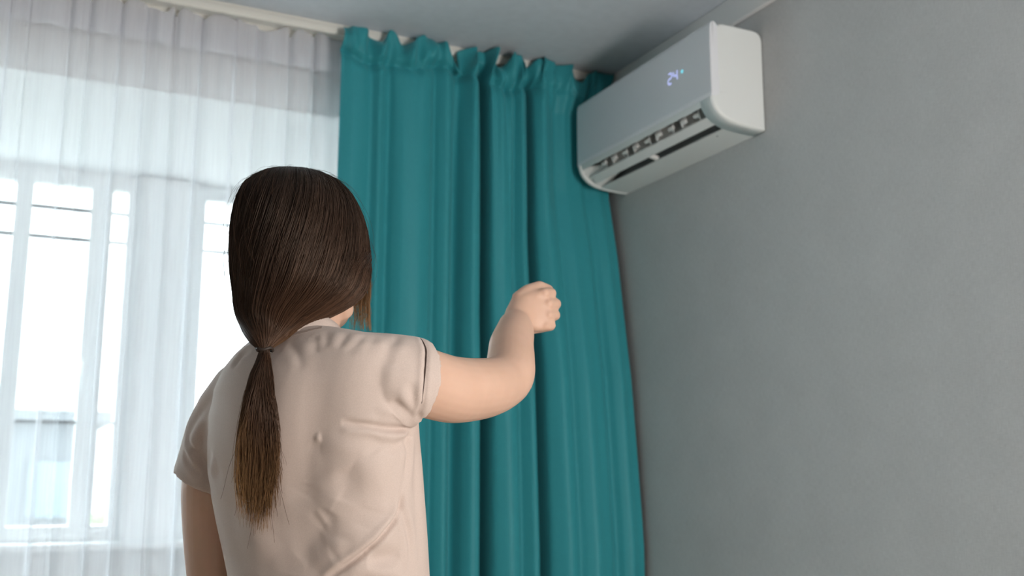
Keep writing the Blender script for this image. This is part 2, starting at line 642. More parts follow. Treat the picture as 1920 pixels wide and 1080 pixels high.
top_px = [(630, 55), (652, 54), (680, 60), (703, 70), (716, 80), (724, 74), (735, 61), (744, 70), (757, 84), (770, 86), (784, 76), (800, 71), (822, 78), (836, 84), (844, 104), (852, 142), (858, 146), (866, 104),
          (876, 92), (888, 90), (899, 104), (907, 92), (922, 104), (938, 122), (947, 128), (957, 108), (974, 103), (988, 108), (997, 128), (1006, 112), (1014, 128), (1026, 114), (1050, 120), (1072, 126),
          (1086, 138), (1100, 156), (1108, 140), (1120, 136), (1150, 142), (1172, 146)]
tx = np.array([hit(p, 100, 1, YC)[0] for p, _ in top_px])
tz = np.array([hit(p, q, 1, YC)[2] for p, q in top_px])
NX = 900
xs = np.linspace(fx[0], fx[-1], NX)
base = smooth_interp(xs, fx, fy)
_k = np.exp(-(np.arange(-9, 10) / 3.5) ** 2)
base = np.convolve(np.pad(base, 9, 'edge'), _k / _k.sum(), 'valid')
ztop = np.minimum(smooth_interp(np.clip(xs, tx[0], tx[-1]), tx, tz), ZC - .003)
tape = ZC - .105 + .014 * np.sin(xs * 17 + 1) + .008 * np.sin(xs * 41)
# rows: 0..1 header, then body
rows = [('h', q) for q in np.linspace(0, 1, 22)] + [('b', q) for q in (np.linspace(0, 1, 121)[1:]) ** 1.35]
V = []
left0 = xs[0]
for kind, q in rows:
    if kind == 'h':
        z = ztop * (1 - q) + tape * q
        tt = np.zeros(NX)
    else:
        z = tape * (1 - q) + .015 * q
        tt = tape - z
    dn = ZC - z
    # gathered pleats just under the tape that relax downwards, ruffle above it
    mid = np.clip((xs - hit(840, 200, 1, YC)[0]) / .05, 0, 1)
    small = np.sin(xs * 150 + 1.4 * np.sin(xs * 23)) * .5 + np.sin(xs * 92 + 2 + np.sin(xs * 31)) * .5
    if kind == 'h':
        amp = .012 + .016 * mid
        ruff = amp * (small * .8 + np.sin(xs * 61 + q * 2.4 + 1.3 * np.sin(xs * 19)) * (1 - q) * 1.1)
        fwd = base * (.55 + .25 * q) + ruff - .016 * np.exp(-((q - 1) / .12) ** 2) + .012 * np.sin(q * PI) * (1 + .8 * np.sin(xs * 74 + 2.2))
        twist = (.010 * mid + .004) * np.sin(xs * 88 + 1.7 * np.sin(xs * 21) + q * 1.5) * math.sin((1 - q) * PI / 2) ** 1.5
    else:
        twist = 0
        rel = np.exp(-tt / (.10 + .12 * mid))
        fwd = base * (1 - .25 * np.exp(-tt / .15)) + (.004 + .011 * mid) * small * rel - .016 * np.exp(-(tt / .02) ** 2)
        fwd = fwd + .003 * np.sin(xs * 28 + z * 2.2) + .0008 * np.sin(xs * 70 + z * 3.1)
    # right part tucks behind the air conditioner, comes forward again lower down
    lowr = np.clip((2.05 - z) / .5, 0, 1)
    e = np.clip((xs - 1.43 + .28 * lowr) / (.14 + .30 * lowr), 0, 1)
    e = e * e * (3 - 2 * e)
    back = np.interp(z, [0, 1.0, 1.5, 1.9, 2.1, ZC - .16, ZC - .11, ZC], [-.125, -.120, -.080, -.020, .024, .030, .0, -.004])
    y = YC - fwd * (1 - e * (.65 - .35 * lowr)) + back * e
    kz = np.clip((z - (ZC - .06)) / .02, 0, 1)
    y = y * (1 - kz) + np.minimum(y, YR - .0085) * kz
    # the hem flares towards the wall on the right and to the left a little
    f = (xs - xs[0]) / (xs[-1] - xs[0])
    flare = np.interp(z, [0, 1.07, 1.6, 2.0, 2.2, ZC], [0.0, 0.0, -.008, -.012, -.014, -.010])
    wr = np.clip((f - .55) / .45, 0, 1) ** 1.5
    xe = XW - .016
    X = xs + twist + (xe - xs[-1] + flare) * wr + (.010 * np.interp(z, [1.0, ZC], [0, 1]) - .022) * (1 - f) ** 3
    V.append(np.stack([X, y, z], 1))
V = np.concatenate(V)
Fc = [(i * NX + j, i * NX + j + 1, (i + 1) * NX + j + 1, (i + 1) * NX + j) for i in range(len(rows) - 1) for j in range(NX - 1)]
tc = link('teal_curtain', mesh('teal_curtain', V, Fc), M_teal)
tag(tc, 'teal blackout curtain gathered on the rail in the room corner', 'curtain')
md = tc.modifiers.new('thick', 'SOLIDIFY')
md.thickness, md.offset = .0016, 1

# ------------------------------------------------------------------ air conditioner
Y1, Y2, ZB = 2.080, 2.792, CAM_Z + .905
ac = empty('air_conditioner', (XW, (Y1 + Y2) / 2, ZB))
A = lambda u, y, v: np.array((XW - u, y, ZB + v))


def arc(pts, n):
    return [tuple(p) for p in cspline(pts, n)]


chin = arc([(.174, .085), (.1735, .066), (.168, .048), (.156, .032), (.138, .018), (.112, .008), (.075, .003), (.03, .0005), (0.0005, 0)], 30)
top_body = [(0.0005, .256), (.004, .269), (.013, .277), (.028, .28), (.126, .28), (.139, .278), (.148, .271), (.153, .262)]
full = chin + top_body + [(.154, .25), (.154, .085)]


def extrude(b, prof, y0, y1, rnd=0.0):
    c = np.mean(np.array(prof), axis=0)
    rings = []
    if rnd:
        for k in range(5):
            a = k / 4 * PI / 2
            s_in = rnd * (1 - math.sin(a))
            yy = y0 + rnd * (1 - math.cos(a))
            rings.append([A(max(0.0005, u + (c[0] - u) / np.hypot(*(c - (u, v))) * s_in), yy, v + (c[1] - v) / np.hypot(*(c - (u, v))) * s_in) for u, v in prof])
        rings.append([A(u, y1, v) for u, v in prof])
    else:
        rings = [[A(u, y0, v) for u, v in prof], [A(u, y1, v) for u, v in prof]]
    return b.loft(rings)


# outlet limits along the casing
OY0, OY1 = Y1 + .052, Y2 - .030
b = MB()
extrude(b, full, Y1, OY0, .010)
b.build('end_cap', M_acs, ac, True).modifiers.new('w', 'WEIGHTED_NORMAL')
b = MB()
extrude(b, [(u, v) for u, v in full], Y2, OY1, -.014) if False else None
c_ = np.mean(np.array(full), axis=0)
rings = [[A(u, OY1, v) for u, v in full], [A(u, Y2 - .014, v) for u, v in full]]
for k in range(1, 6):
    a = k / 5 * PI / 2
    s_in = .014 * (1 - math.cos(a))
    rings.append([A(max(.0005, u + (c_[0] - u) / np.hypot(*(c_ - (u, v))) * s_in), Y2 - .014 + .014 * math.sin(a), v + (c_[1] - v) / np.hypot(*(c_ - (u, v))) * s_in) for u, v in full])
b.loft(rings)
b.build('end_cap', M_acs, ac, True).modifiers.new('w', 'WEIGHTED_NORMAL')
# middle casing with the outlet trough scooped out of the lower front
cut0 = [p for p in chin if p[0] > .169 and p[1] > .052]
cut1 = [p for p in chin if p[0] < .108]
trough = [(.160, .066), (.135, .082), (.105, .088), (.075, .075), (.062, .050), (.072, .026), (.096, .014)]
midp = cut0 + trough + cut1 + top_body + [(.154, .25), (.154, .085)]
b = MB()
n = len(midp)
for y in (OY0, OY1):
    b.V += [tuple(A(u, y, v)) for u, v in midp]
nq = []
dark_faces = []
for j in range(n):
    k = (j + 1) % n
    b.F.append((j, k, n + k, n + j))
b.F.append(tuple(range(n)))
b.F.append(tuple(range(2 * n - 1, n - 1, -1)))
b.build('casing', M_acs, ac, False)
# dark fan slot lying in the trough
b = MB()
tp = [(.1345, .0805), (.105, .0865), (.0765, .074), (.0637, .050), (.0735, .027)]
b.loft([[A(u, y, v) for u, v in tp] for y in (OY0 + .012, OY1 - .03)], closed=False, caps=False)
b.build('fan_slot', M_acdk, ac)
# front panel: thin slab standing proud of the casing, with its own end edge
pan = arc([(.150, .268), (.156, .278), (.165, .279), (.171, .272), (.1737, .255), (.1745, .19), (.1745, .12), (.1742, .072)], 24) + [(.160, .072), (.150, .08)]
b = MB()
c2 = np.mean(np.array(pan), axis=0)
rings = []
for yy, s in ((Y1 - .001, .0035), (Y1 + .0005, .0012), (Y1 + .003, 0), (Y2 - .006, 0), (Y2 - .0015, .003), (Y2, .006)):
    rings.append([A(u - s * (1 if u > c2[0] else 0), yy, v - s * (1 if v > .2 else -.3)) for u, v in pan])
b.loft(rings)
b.build('front_panel', M_acf, ac, True).modifiers.new('w', 'WEIGHTED_NORMAL')
# long air flap edge and middle bracket
b = MB()
b.loft([[A(u, y, v) for u, v in [(.150, .034), (.1535, .030), (.131, .0130), (.127, .0145), (.130, .021)]] for y in (OY0, OY1 - .02)])
b.build('air_flap', M_vane, ac)
ym = (OY0 + OY1) / 2 - .005
MB().loft([[A(u, y, v) for u, v in [(.138, .022), (.130, .013), (.095, .006), (.100, .020)]] for y in (ym - .004, ym + .005)]).build('flap_bracket', M_vane, ac)
# slanted white end piece at the far side of the outlet
b = MB()
e0 = [(.172, .062), (.165, .044), (.150, .028), (.125, .013), (.095, .006), (.080, .018), (.085, .06), (.13, .078)]
b.loft([[A(u, OY1, v) for u, v in e0], [A(.09 + (u - .09) * .45, OY1 - .085, .055 + (v - .055) * .5) for u, v in e0]])
b.build('outlet_cheek', M_vane, ac)
# swinging vanes
nv = 9
vane = None
for i in range(nv):
    y = OY0 + .045 + i * (OY1 - OY0 - .15) / (nv - 1)
    tw = [-.012, .010, -.010, .014, -.014, .012, -.012, .010, -.010][i]
    pts = [(.157, .056, .9), (.150, .036, 1.0), (.128, .024, .6), (.100, .055, -.8), (.115, .080, -1.0), (.140, .076, -.2)]
    V = []
    for s in (-.0022, .0022):
        for u, v, t in pts:
            V.append(A(u, y + tw * t + s, v))
    m_ = len(pts)
    b = MB().add(V, [tuple(range(m_)), tuple(range(2 * m_ - 1, m_ - 1, -1))] + [(j, (j + 1) % m_, m_ + (j + 1) % m_, m_ + j) for j in range(m_)])
    b.tube([A(.150, y - .006, .052), A(.150, y + .010, .052)], [.0065, .0065], 8)
    b.build('vane', M_vane, ac)
b = MB().box(XW - .122, XW - .112, OY0 + .02, OY1 - .09, ZB + .058, ZB + .066)
b.build('vane_link', M_acin, ac)
# side grip notch near the wall, screw hole in the chin
MB().tube([A(.016, Y1 + .0055, .062), A(.012, Y1 + .0045, .066), A(.007, Y1 + .0055, .066)], [.0009, .0014, .0009], 6).build('grip_notch', M_acin, ac)
MB().tube([A(.085, Y1 + .10, .0025), A(.085, Y1 + .10, .0044)], [.0022, .0022], 8, round_ends=False).build('screw_hole', M_acdk, ac)
# display: 24 in seven bars a digit, with a cyan status light
D = {'2': 'abged', '4': 'fgbc'}
seg = {'a': (0, 1, 1, 1), 'b': (1, 1, 1, .5), 'c': (1, .5, 1, 0), 'd': (0, 0, 1, 0), 'e': (0, .5, 0, 0), 'f': (0, 1, 0, .5), 'g': (0, .5, 1, .5)}
yd = hit(1253, 152, 0, XW - .1746)
b = MB()
for k, ch in enumerate('24'):
    for sgm in D[ch]:
        x0, z0, x1, z1 = seg[sgm]
        P0 = np.array((x0 * .017 + k * .026, z0 * .030))
        P1 = np.array((x1 * .017 + k * .026, z1 * .030))
        d = (P1 - P0) / np.linalg.norm(P1 - P0)
        P0, P1 = P0 + d * .0016, P1 - d * .0016
        nn = np.array((-d[1], d[0])) * .0021
        q = [P0 + nn, P1 + nn, P1 - nn, P0 - nn]
        V = [np.array((XW - .1747 - e, yd[1] - p[0], yd[2] - .012 + p[1])) for e in (0, .0004) for p in q]
        b.add(V, [(0, 1, 2, 3), (4, 5, 6, 7), (0, 1, 5, 4), (1, 2, 6, 5), (2, 3, 7, 6), (3, 0, 4, 7)])
tag(b.build('display_digits', M_digit, ac), 'glowing blue white number 24 on the front panel')
dd = hit(1279, 134, 0, XW - .1746)
tag(MB().tube([dd + (.0002, 0, 0), dd - (.0008, 0, 0)], [.0052, .0052], 16, round_ends=False).build('status_light', M_dot, ac), 'small cyan status light')
tag(ac, 'white wall mounted split air conditioner showing 24 high on the grey wall', 'air conditioner')

# ------------------------------------------------------------------ the woman
BYAW = YAW + math.radians(27)                 # body turned a little to the right
BF = np.array([math.sin(BYAW), math.cos(BYAW), 0])
BR = np.array([math.cos(BYAW), -math.sin(BYAW), 0])
HYAW = YAW + math.radians(30)
HF = np.array([math.sin(HYAW), math.cos(HYAW), 0])
HR = np.array([math.cos(HYAW), -math.sin(HYAW), 0])
ZU = np.array([0, 0, 1.0])
hipc = at(618, 1080, 1.43)
woman = empty('woman', (hipc[0], hipc[1], 0))
tag(woman, 'woman in beige t-shirt seen from behind, right arm raised towards the air conditioner', 'person')


def body_ring(l, r, py, d, b_, n=40, e=2.3, shrink=0.0):
    c = at((l + r) / 2, py, d)
    wpx = (r - l) / 2 * d / F_PX
    th = BYAW - YAW
    a_ = math.sqrt(max(1e-6, wpx ** 2 - (b_ * math.sin(th)) ** 2)) / math.cos(th) - shrink
    bb = b_ - shrink
    out = []
    for q in np.linspace(0, 2 * PI, n, endpoint=False):
        cq, sq = math.cos(q), math.sin(q)
        out.append(c + BR * a_ * math.copysign(abs(cq) ** (2 / e), cq) + BF * bb * math.copysign(abs(sq) ** (2 / e), sq))
    return out


TORSO = [  # py, left, right, depth centre, half depth
    (618, 500, 642, 1.425, .050), (628, 482, 690, 1.420, .056), (642, 458, 748, 1.416, .066), (662, 434, 778, 1.414, .078), (690, 414, 784, 1.414, .090), (730, 400, 782, 1.416, .100),
    (780, 394, 782, 1.420, .107), (830, 392, 785, 1.424, .110), (880, 392, 790, 1.428, .110), (930, 395, 794, 1.430, .108), (980, 404, 798, 1.430, .106), (1030, 416, 801, 1.430, .105),
    (1080, 428, 803, 1.430, .106), (1140, 426, 812, 1.422, .112), (1210, 414, 824, 1.413, .119), (1290, 402, 838, 1.402, .126), (1370, 392, 850, 1.392, .130), (1430, 388, 854, 1.384, .132)]

# ---- shirt
sh = MB()
sh.loft([body_ring(l, r, py, d, b_) for py, l, r, d, b_ in TORSO])
# trapezius / shoulder caps
sh.tube([at(566, 672, 1.42), at(640, 682, 1.405), at(698, 697, 1.380), at(736, 704, 1.366)], [.050, .046, .051, .053], 20)
sh.tube([at(566, 672, 1.43), at(505, 702, 1.445), at(462, 738, 1.465), at(436, 778, 1.48)], [.050, .044, .050, .052], 20)


def sleeve(path, rads, side):
    """tube that ends open: rim turned back inside"""
    p = cspline(path, 14)
    r = np.interp(np.linspace(0, 1, 14), np.linspace(0, 1, len(rads)), rads)
    t = p[-1] - p[-2]
    t /= np.linalg.norm(t)
    pts = list(p) + [p[-1] - t * .004, p[-1] - t * .016]
    rr = list(r) + [r[-1] - .0065, r[-1] - .008]
    u = np.array(side, float)
    rings = []
    for i, (c, q) in enumerate(zip(pts, rr)):
        k = min(i, len(p) - 1)
        tt = p[min(k + 1, len(p) - 1)] - p[max(k - 1, 0)]
        tt /= np.linalg.norm(tt)
        uu = u - tt * (u @ tt)
        uu /= np.linalg.norm(uu)
        vv = np.cross(tt, uu)
        rings.append([c + (uu * math.cos(a) + vv * math.sin(a)) * q for a in np.linspace(0, 2 * PI, 28, endpoint=False)])
    sh.loft(rings)


RS = [at(676, 700, 1.392), at(722, 707, 1.377), at(758, 713, 1.379), at(779, 718, 1.389)]
sleeve(RS, [.0560, .0585, .0600, .0610], UPV)
LS = [at(446, 770, 1.475), at(418, 820, 1.492), at(402, 868, 1.50), at(388, 905, 1.502)]
sleeve(LS, [.054, .053, .052, .051], RGT)
me = remeshed(sh, 't_shirt', .0030, 22)
nv_ = len(me.vertices)
co = np.empty(nv_ * 3)
me.vertices.foreach_get('co', co)
co = co.reshape(-1, 3)
no = np.empty(nv_ * 3)
me.vertices.foreach_get('normal', no)
no = no.reshape(-1, 3)
bvh = BVHTree.FromPolygons([tuple(v) for v in co], [tuple(p.vertices) for p in me.polygons])


def on(px, py, tree=None):
    d = FWD + RGT * ((px - 960) / F_PX) + UPV * ((540 - py) / F_PX)
    h = (tree or bvh).ray_cast(Vector(ORI), Vector(d).normalized())
    return None if h[0] is None else np.array(h[0])


disp = np.zeros(nv_)


def crease(pix, width, depth, asym=0.0, ridge=0.45, tree=None):
    """press a fold line into the cloth along points on the garment, with soft ridges beside it"""
    P = [on(*p) for p in pix]
    P = [p for p in P if p is not None]
    if len(P) < 2:
        return
    C = cspline(P, max(12, len(P) * 8))
    lo, hi = C.min(0) - width * 5, C.max(0) + width * 5
    idx = np.where(np.all((co > lo) & (co < hi), axis=1))[0]
    if not len(idx):
        return
    best = np.full(len(idx), 9.0)
    par = np.zeros(len(idx))
    side = np.zeros(len(idx))
    for i in range(len(C) - 1):
        a, d = C[i], C[i + 1] - C[i]
        L2 = d @ d + 1e-12
        t = np.clip((co[idx] - a) @ d / L2, 0, 1)
        q = co[idx] - (a + t[:, None] * d)
        dist = np.linalg.norm(q, axis=1)
        m = dist < best
        best[m] = dist[m]
        par[m] = (i + t[m]) / (len(C) - 1)
        nrm = np.cross(d, no[idx[m]])
        nrm /= np.linalg.norm(nrm, axis=1)[:, None] + 1e-9
        side[m] = np.sum(q[m] * nrm, axis=1)
    taper = np.clip(np.sin(np.clip(par, 0.0, 1) * PI), 0, 1) ** .6
    g = -np.exp(-(best / width) ** 2)
    rs = np.exp(-((best - 2.2 * width) / (1.3 * width)) ** 2) * ridge
    rs *= 1 + asym * np.sign(side) * np.clip(np.abs(side) / width, 0, 1)
    disp[idx] += depth * taper * (g + rs)


# broad forms: shoulder blade, spine hollow, side drape
crease([(600, 640), (596, 720), (588, 800), (572, 900), (560, 1000), (552, 1080)], .030, .007, 0, .5)
crease([(760, 690), (742, 760), (700, 820)], .035, -.006, 0, .0)
crease([(470, 720), (452, 800), (470, 870)], .035, -.005, 0, .0)
# folds running into the right armpit
crease([(640, 792), (690, 797), (735, 805), (768, 803), (786, 798)], .0042, .0066, .8, .25)
crease([(720, 798), (755, 803), (784, 797)], .0035, .0035, .3)
crease([(735, 745), (758, 765), (776, 786), (788, 799)], .006, .0050, .3, .1)
crease([(768, 715), (776, 750), (786, 790)], .006, .0035, .3)
crease([(700, 760), (740, 776), (778, 796)], .008, -.0028)
crease([(772, 806), (760, 822), (742, 834), (722, 840)], .007, .0035)
crease([(770, 812), (763, 830), (764, 860), (757, 905)], .0055, .0040)
crease([(756, 900), (753, 950), (768, 1010), (770, 1070)], .0050, .0030)
crease([(778, 830), (780, 920), (782, 1060)], .010, .0020)
# long diagonal fold low on the right
crease([(757, 930), (744, 968), (718, 1002), (682, 1036), (640, 1066), (610, 1088)], .0038, .0085, .8, .22)
crease([(745, 952), (700, 1004), (640, 1050)], .016, -.0035)
crease([(750, 1040), (715, 1052), (690, 1052)], .010, .0045)
crease([(755, 1075), (700, 1066), (650, 1078)], .010, -.0040)
crease([(640, 1010), (636, 1020), (622, 1028)], .012, -.0013)
crease([(650, 1000), (645, 1028), (620, 1044)], .012, .0013)
crease([(590, 955), (604, 975), (618, 992)], .004, -.0010)
crease([(570, 1064), (600, 1072), (625, 1058)], .012, .0016)
crease([(640, 880), (652, 905), (640, 940)], .020, .0045)
crease([(665, 868), (700, 880), (745, 850)], .022, -.0030)
crease([(620, 960), (600, 1000), (560, 1050)], .018, .0045)
# bra clasp nub
crease([(588, 818), (594, 822), (600, 822)], .006, -.0022, 0, .3)
crease([(600, 830), (640, 838), (690, 850)], .012, -.0015)
# fine folds off the neckline and along the right shoulder
for a in ([(590, 628), (592, 645), (588, 662)], [(612, 620), (612, 638), (606, 652)], [(652, 624), (642, 640), (636, 652)], [(690, 626), (672, 642), (650, 662)],
          [(700, 628), (698, 640), (686, 660)], [(748, 628), (738, 642), (720, 655)], [(540, 645), (556, 662), (566, 690)]):
    crease(a, .0055, .0013)
for a in ([(700, 622), (722, 632)], [(738, 622), (752, 632)], [(725, 624), (712, 650)]):
    crease(a, .006, -.0014)
# left side: pulls at the sleeve
crease([(350, 820), (368, 850), (382, 880)], .005, .0040)
crease([(345, 845), (358, 868), (380, 890)], .005, .0030)
crease([(385, 790), (378, 840), (392, 890), (396, 930)], .008, .0050)
crease([(404, 860), (396, 890), (400, 960), (420, 1050)], .008, -.0030)
crease([(470, 660), (452, 668), (440, 690)], .006, .0030)
crease([(400, 740), (365, 790), (350, 830)], .009, .0035)
crease([(470, 940), (478, 990), (500, 1050)], .020, -.0030)
# right cuff: gathers
crease([(808, 800), (804, 785), (812, 770)], .0045, .0035)
crease([(818, 798), (820, 760), (824, 720)], .006, .0020)
# fold line of the rolled cuff
CUFF_FOLD = [(789, 634), (794, 642), (799, 655), (799, 672), (797, 700), (794, 730), (791, 756), (786, 778), (784, 796)]
crease(CUFF_FOLD, .0028, .0028, .5, .5)
co2 = co + no * disp[:, None]
me.vertices.foreach_set('co', co2.ravel())
me.update()
shirt = link('t_shirt', me, M_shirt, woman)
bvh2 = BVHTree.FromPolygons([tuple(v) for v in co2], [tuple(p.vertices) for p in me.polygons])
sp_ = [on(*p, tree=bvh2) for p in CUFF_FOLD]
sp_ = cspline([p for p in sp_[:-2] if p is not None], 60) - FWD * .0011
rad = .0009 * np.clip(np.sin(np.linspace(0.05, .97, 60) * PI), .25, 1) ** .7  # thin dark tube added to draw the shadow of the cuff's overlap
tag(MB().tube(sp_, list(rad), 8).build('cuff_shadow_line', M_cuffshade, shirt, True), 'dark line painted as the shadow under the rolled right cuff')
# neck rib: band round the neck and its stitch line
nk = at(566, 619, 1.425)
b = MB()
th_n = np.linspace(0, 2 * PI, 56, endpoint=False)


def neck_pt(q, ra, rb, dz):
    tilt = .016 * math.sin(q)         # lower at the front, higher behind
    return nk + BR * ra * math.cos(q) + BF * rb * math.sin(q) + ZU * (dz - tilt)


b.loft([[neck_pt(q, ra, rb, dz) for q in th_n] for ra, rb, dz in
        ((.070, .063, -.024), (.064, .058, -.010), (.058, .053, .001), (.0550, .0505, .008), (.0535, .049, .0085), (.0520, .0475, .006), (.0535, .049, -.006))], caps=False)
b.build('neck_rib', M_shirt, shirt, True)
st = []
b = MB()
for i in range(46):
    px = 528 + i * (612 - 528) / 45
    py = 636 - (px - 528) * .27 + .0012 * (px - 528) * (612 - px) * -.6
    p0, p1 = on(px, py, bvh2), on(px + 1.2, py - 3.2, bvh2)
    if p0 is not None and p1 is not None and np.linalg.norm(p1 - p0) < .01:
        b.tube([p0, p1], [.0005, .0005], 5)
if b.V:
    tag(b.build('stitching', M_stitch, shirt), kind='stuff')

# ---- skin body, one surface
bd = MB()
bd.loft([body_ring(l + (14 if i < 11 else 34), r - (14 if i < 11 else 34), py + 6, d, b_ - (.006 if i < 11 else .024), shrink=.006) for i, (py, l, r, d, b_) in enumerate(TORSO)])
bd.tube([at(566, 672, 1.425), at(640, 686, 1.405), at(760, 704, 1.375)], [.042, .036, .040], 18)
bd.tube([at(566, 672, 1.43), at(505, 706, 1.445), at(440, 778, 1.475)], [.042, .036, .044], 18)
# neck
bd.tube([at(566, 655, 1.425), at(568, 610, 1.428), at(572, 560, 1.435)], [(.054, .052), (.0495, .047), (.051, .051)], 22, side=RGT)
# head
HC = at(566, 452, 1.437)
hx = [HR, HF, ZU]
bd.ball(HC + ZU * .004, .074, .093, .086, hx, 26)
bd.ball(HC + HF * .040 - ZU * .045, .060, .056, .075, hx, 22)        # face
bd.ball(HC + HF * .052 - ZU * .092, .036, .036, .028, hx, 18)        # chin
bd.tube([HC - HR * .055 - ZU * .055, HC + HF * .045 - HR * .036 - ZU * .092, HC + HF * .07 - ZU * .1, HC + HF * .045 + HR * .036 - ZU * .092, HC + HR * .055 - ZU * .055], [.018, .018, .018, .018, .018], 12)
for s in (-1, 1):
    bd.ball(HC + HF * .064 + HR * .040 * s - ZU * .036, .024, .022, .020, hx, 14)   # cheekbone
    bd.tube([HC + HF * .088 + HR * .012 * s + ZU * .004, HC + HF * .078 + HR * .045 * s + ZU * .004], [.010, .010], 10)  # brow
    # ear
    e0 = HC + HR * .074 * s - ZU * .026 - HF * .004
    bd.tube([e0 + ZU * .026 + HF * .006, e0 + ZU * .028 - HF * .012 + HR * .006 * s, e0 - HF * .018 + HR * .010 * s, e0 - ZU * .020 - HF * .006 + HR * .005 * s, e0 - ZU * .030 + HF * .004], [.0045, .005, .0055, .005, .006], 8)
    bd.ball(e0 - HF * .004, .006, .014, .024, hx, 10)
bd.tube([HC + HF * .090 - ZU * .002, HC + HF * .098 - ZU * .028, HC + HF * .104 - ZU * .044], [.008, .009, .0105], 12)   # nose
for s in (-1, 1):
    bd.ball(HC + HF * .095 + HR * .010 * s - ZU * .048, .008, .009, .007, hx, 10)
bd.tube([HC + HF * .090 - HR * .020 - ZU * .075, HC + HF * .099 - ZU * .073, HC + HF * .090 + HR * .020 - ZU * .075], [.005, .007, .005], 10)
bd.tube([HC + HF * .089 - HR * .017 - ZU * .084, HC + HF * .098 - ZU * .085, HC + HF * .089 + HR * .017 - ZU * .084], [.005, .008, .005], 10)
# right arm: shoulder, elbow, wrist
ARM = [(at(765, 706, 1.380), .046), (at(815, 723, 1.42), .0465), (at(855, 731, 1.455), .0465), (at(905, 728, 1.51), .0440), (at(936, 719, 1.555), .0410), (at(954, 703, 1.585), .0395),
       (at(958, 673, 1.625), .0375), (at(959, 648, 1.665), .0360), (at(965, 624, 1.71), .0322), (at(966, 609, 1.748), .0270), (at(967, 600, 1.772), .0215)]
ap = cspline([p for p, _ in ARM], 44)
ar = np.interp(np.linspace(0, 1, 44), np.linspace(0, 1, len(ARM)), [r for _, r in ARM])
bd.tube(ap, list(ar), 24)
bd.ball(at(950, 727, 1.580), .025, .025, .028, None, 14)            # point of the elbow
# left arm hanging, forearm forward out of sight
LA = [(at(445, 780, 1.478), .046), (at(418, 840, 1.495), .0455), (at(400, 910, 1.502), .0445), (at(400, 1000, 1.505), .0425), (at(404, 1090, 1.50), .0385), (at(412, 1150, 1.50), .0355)]
el = LA[-1][0]
wr_l = el + BF * .06 - BR * .005 - ZU * .215
ll = [p for p, _ in LA] + [(el + wr_l) / 2 + BF * .012, wr_l]
lp = cspline(ll, 34)
lr = np.interp(np.linspace(0, 1, 34), np.linspace(0, 1, 8), [r for _, r in LA] + [.034, .024])
bd.tube(lp, list(lr), 22)


def hand(o, L, W, Nn, s=1.0, curl='fist'):
    """o wrist, L towards the knuckles, W towards the index side, Nn out of the back of the hand"""
    q = lambda l, w_, n_: o + (L * l + W * w_ + Nn * n_) * s
    # palm
    rings = []
    for l, wc, hw, hn in ((-.004, 0, .022, .017), (.010, .001, .026, .018), (.03, .003, .036, .019), (.055, .003, .041, .0165), (.074, .002, .041, .0135), (.082, .002, .037, .009)):
        rings.append([q(l, wc + hw * math.copysign(abs(math.cos(a)) ** .8, math.cos(a)), -.004 + hn * math.copysign(abs(math.sin(a)) ** .8, math.sin(a))) for a in np.linspace(0, 2 * PI, 22, endpoint=False)])
    bd.loft(rings)
    ws = (.0315, .0105, -.0100, -.0285)
    ln = (1.0, 1.07, 1.0, .82)
    rd = (.0098, .0100, .0095, .0084)
    for wv, f, r in zip(ws, ln, rd):
        base_l = .076 - .9 * wv * wv / .03 * .1 - (.013 if wv < -.02 else .005 if wv < 0 else 0)
        if curl == 'fist':
            pts = [q(base_l - .018, wv * .9, .000), q(base_l, wv, .002), q(base_l + .022 * f, wv * 1.02, -.016), q(base_l + .026 * f, wv, -.036 * f), q(base_l + .006, wv * .97, -.049 * f), q(base_l - .016, wv * .95, -.046 * f), q(base_l - .026, wv * .94, -.036)]
        else:
            pts = [q(base_l - .018, wv * .9, 0), q(base_l, wv, 0), q(base_l + .038 * f, wv * 1.03, -.010), q(base_l + .060 * f, wv * 1.04, -.024), q(base_l + .075 * f, wv * 1.04, -.040)]
        rr = np.linspace(r * 1.08, r * .82, len(pts))
        bd.tube(pts, list(rr), 12)
        if curl == 'fist':
            bd.ball(q(base_l, wv, .0035), r * 1.02, r * 1.02, r * 1.02, None, 10)
    if curl == 'fist':
        bd.tube([q(.012, .017, -.009), q(.028, .031, -.013), q(.050, .041, -.015), q(.076, .047, -.020), q(.096, .041, -.032)], [.013, .0155, .0150, .0128, .0105], 14)
    else:
        bd.tube([q(.006, .020, -.010), q(.030, .042, -.016), q(.055, .055, -.022), q(.078, .060, -.028)], [.014, .014, .0115, .009], 14)


wr_r = at(957, 596, 1.772)
Lr = RGT * .92 + UPV * .17 + FWD * .34
Lr /= np.linalg.norm(Lr)
Wr = UPV * .93 - RGT * .30 + FWD * .10
Wr -= Lr * (Wr @ Lr)
Wr /= np.linalg.norm(Wr)
Nr = np.cross(Lr, Wr)
if Nr @ FWD > 0:
    Nr = -Nr
hand(wr_r + Nr * .006, Lr, Wr, Nr, .92)
bd.ball(wr_r + Lr * .014 + Nr * .004, .026, .026, .026, None, 14)
hl = wr_l - lp[-6]
hl /= np.linalg.norm(hl)
wl = BF - hl * (BF @ hl)
wl /= np.linalg.norm(wl)
hand(wr_l, hl, wl, -BR, .95, 'open')
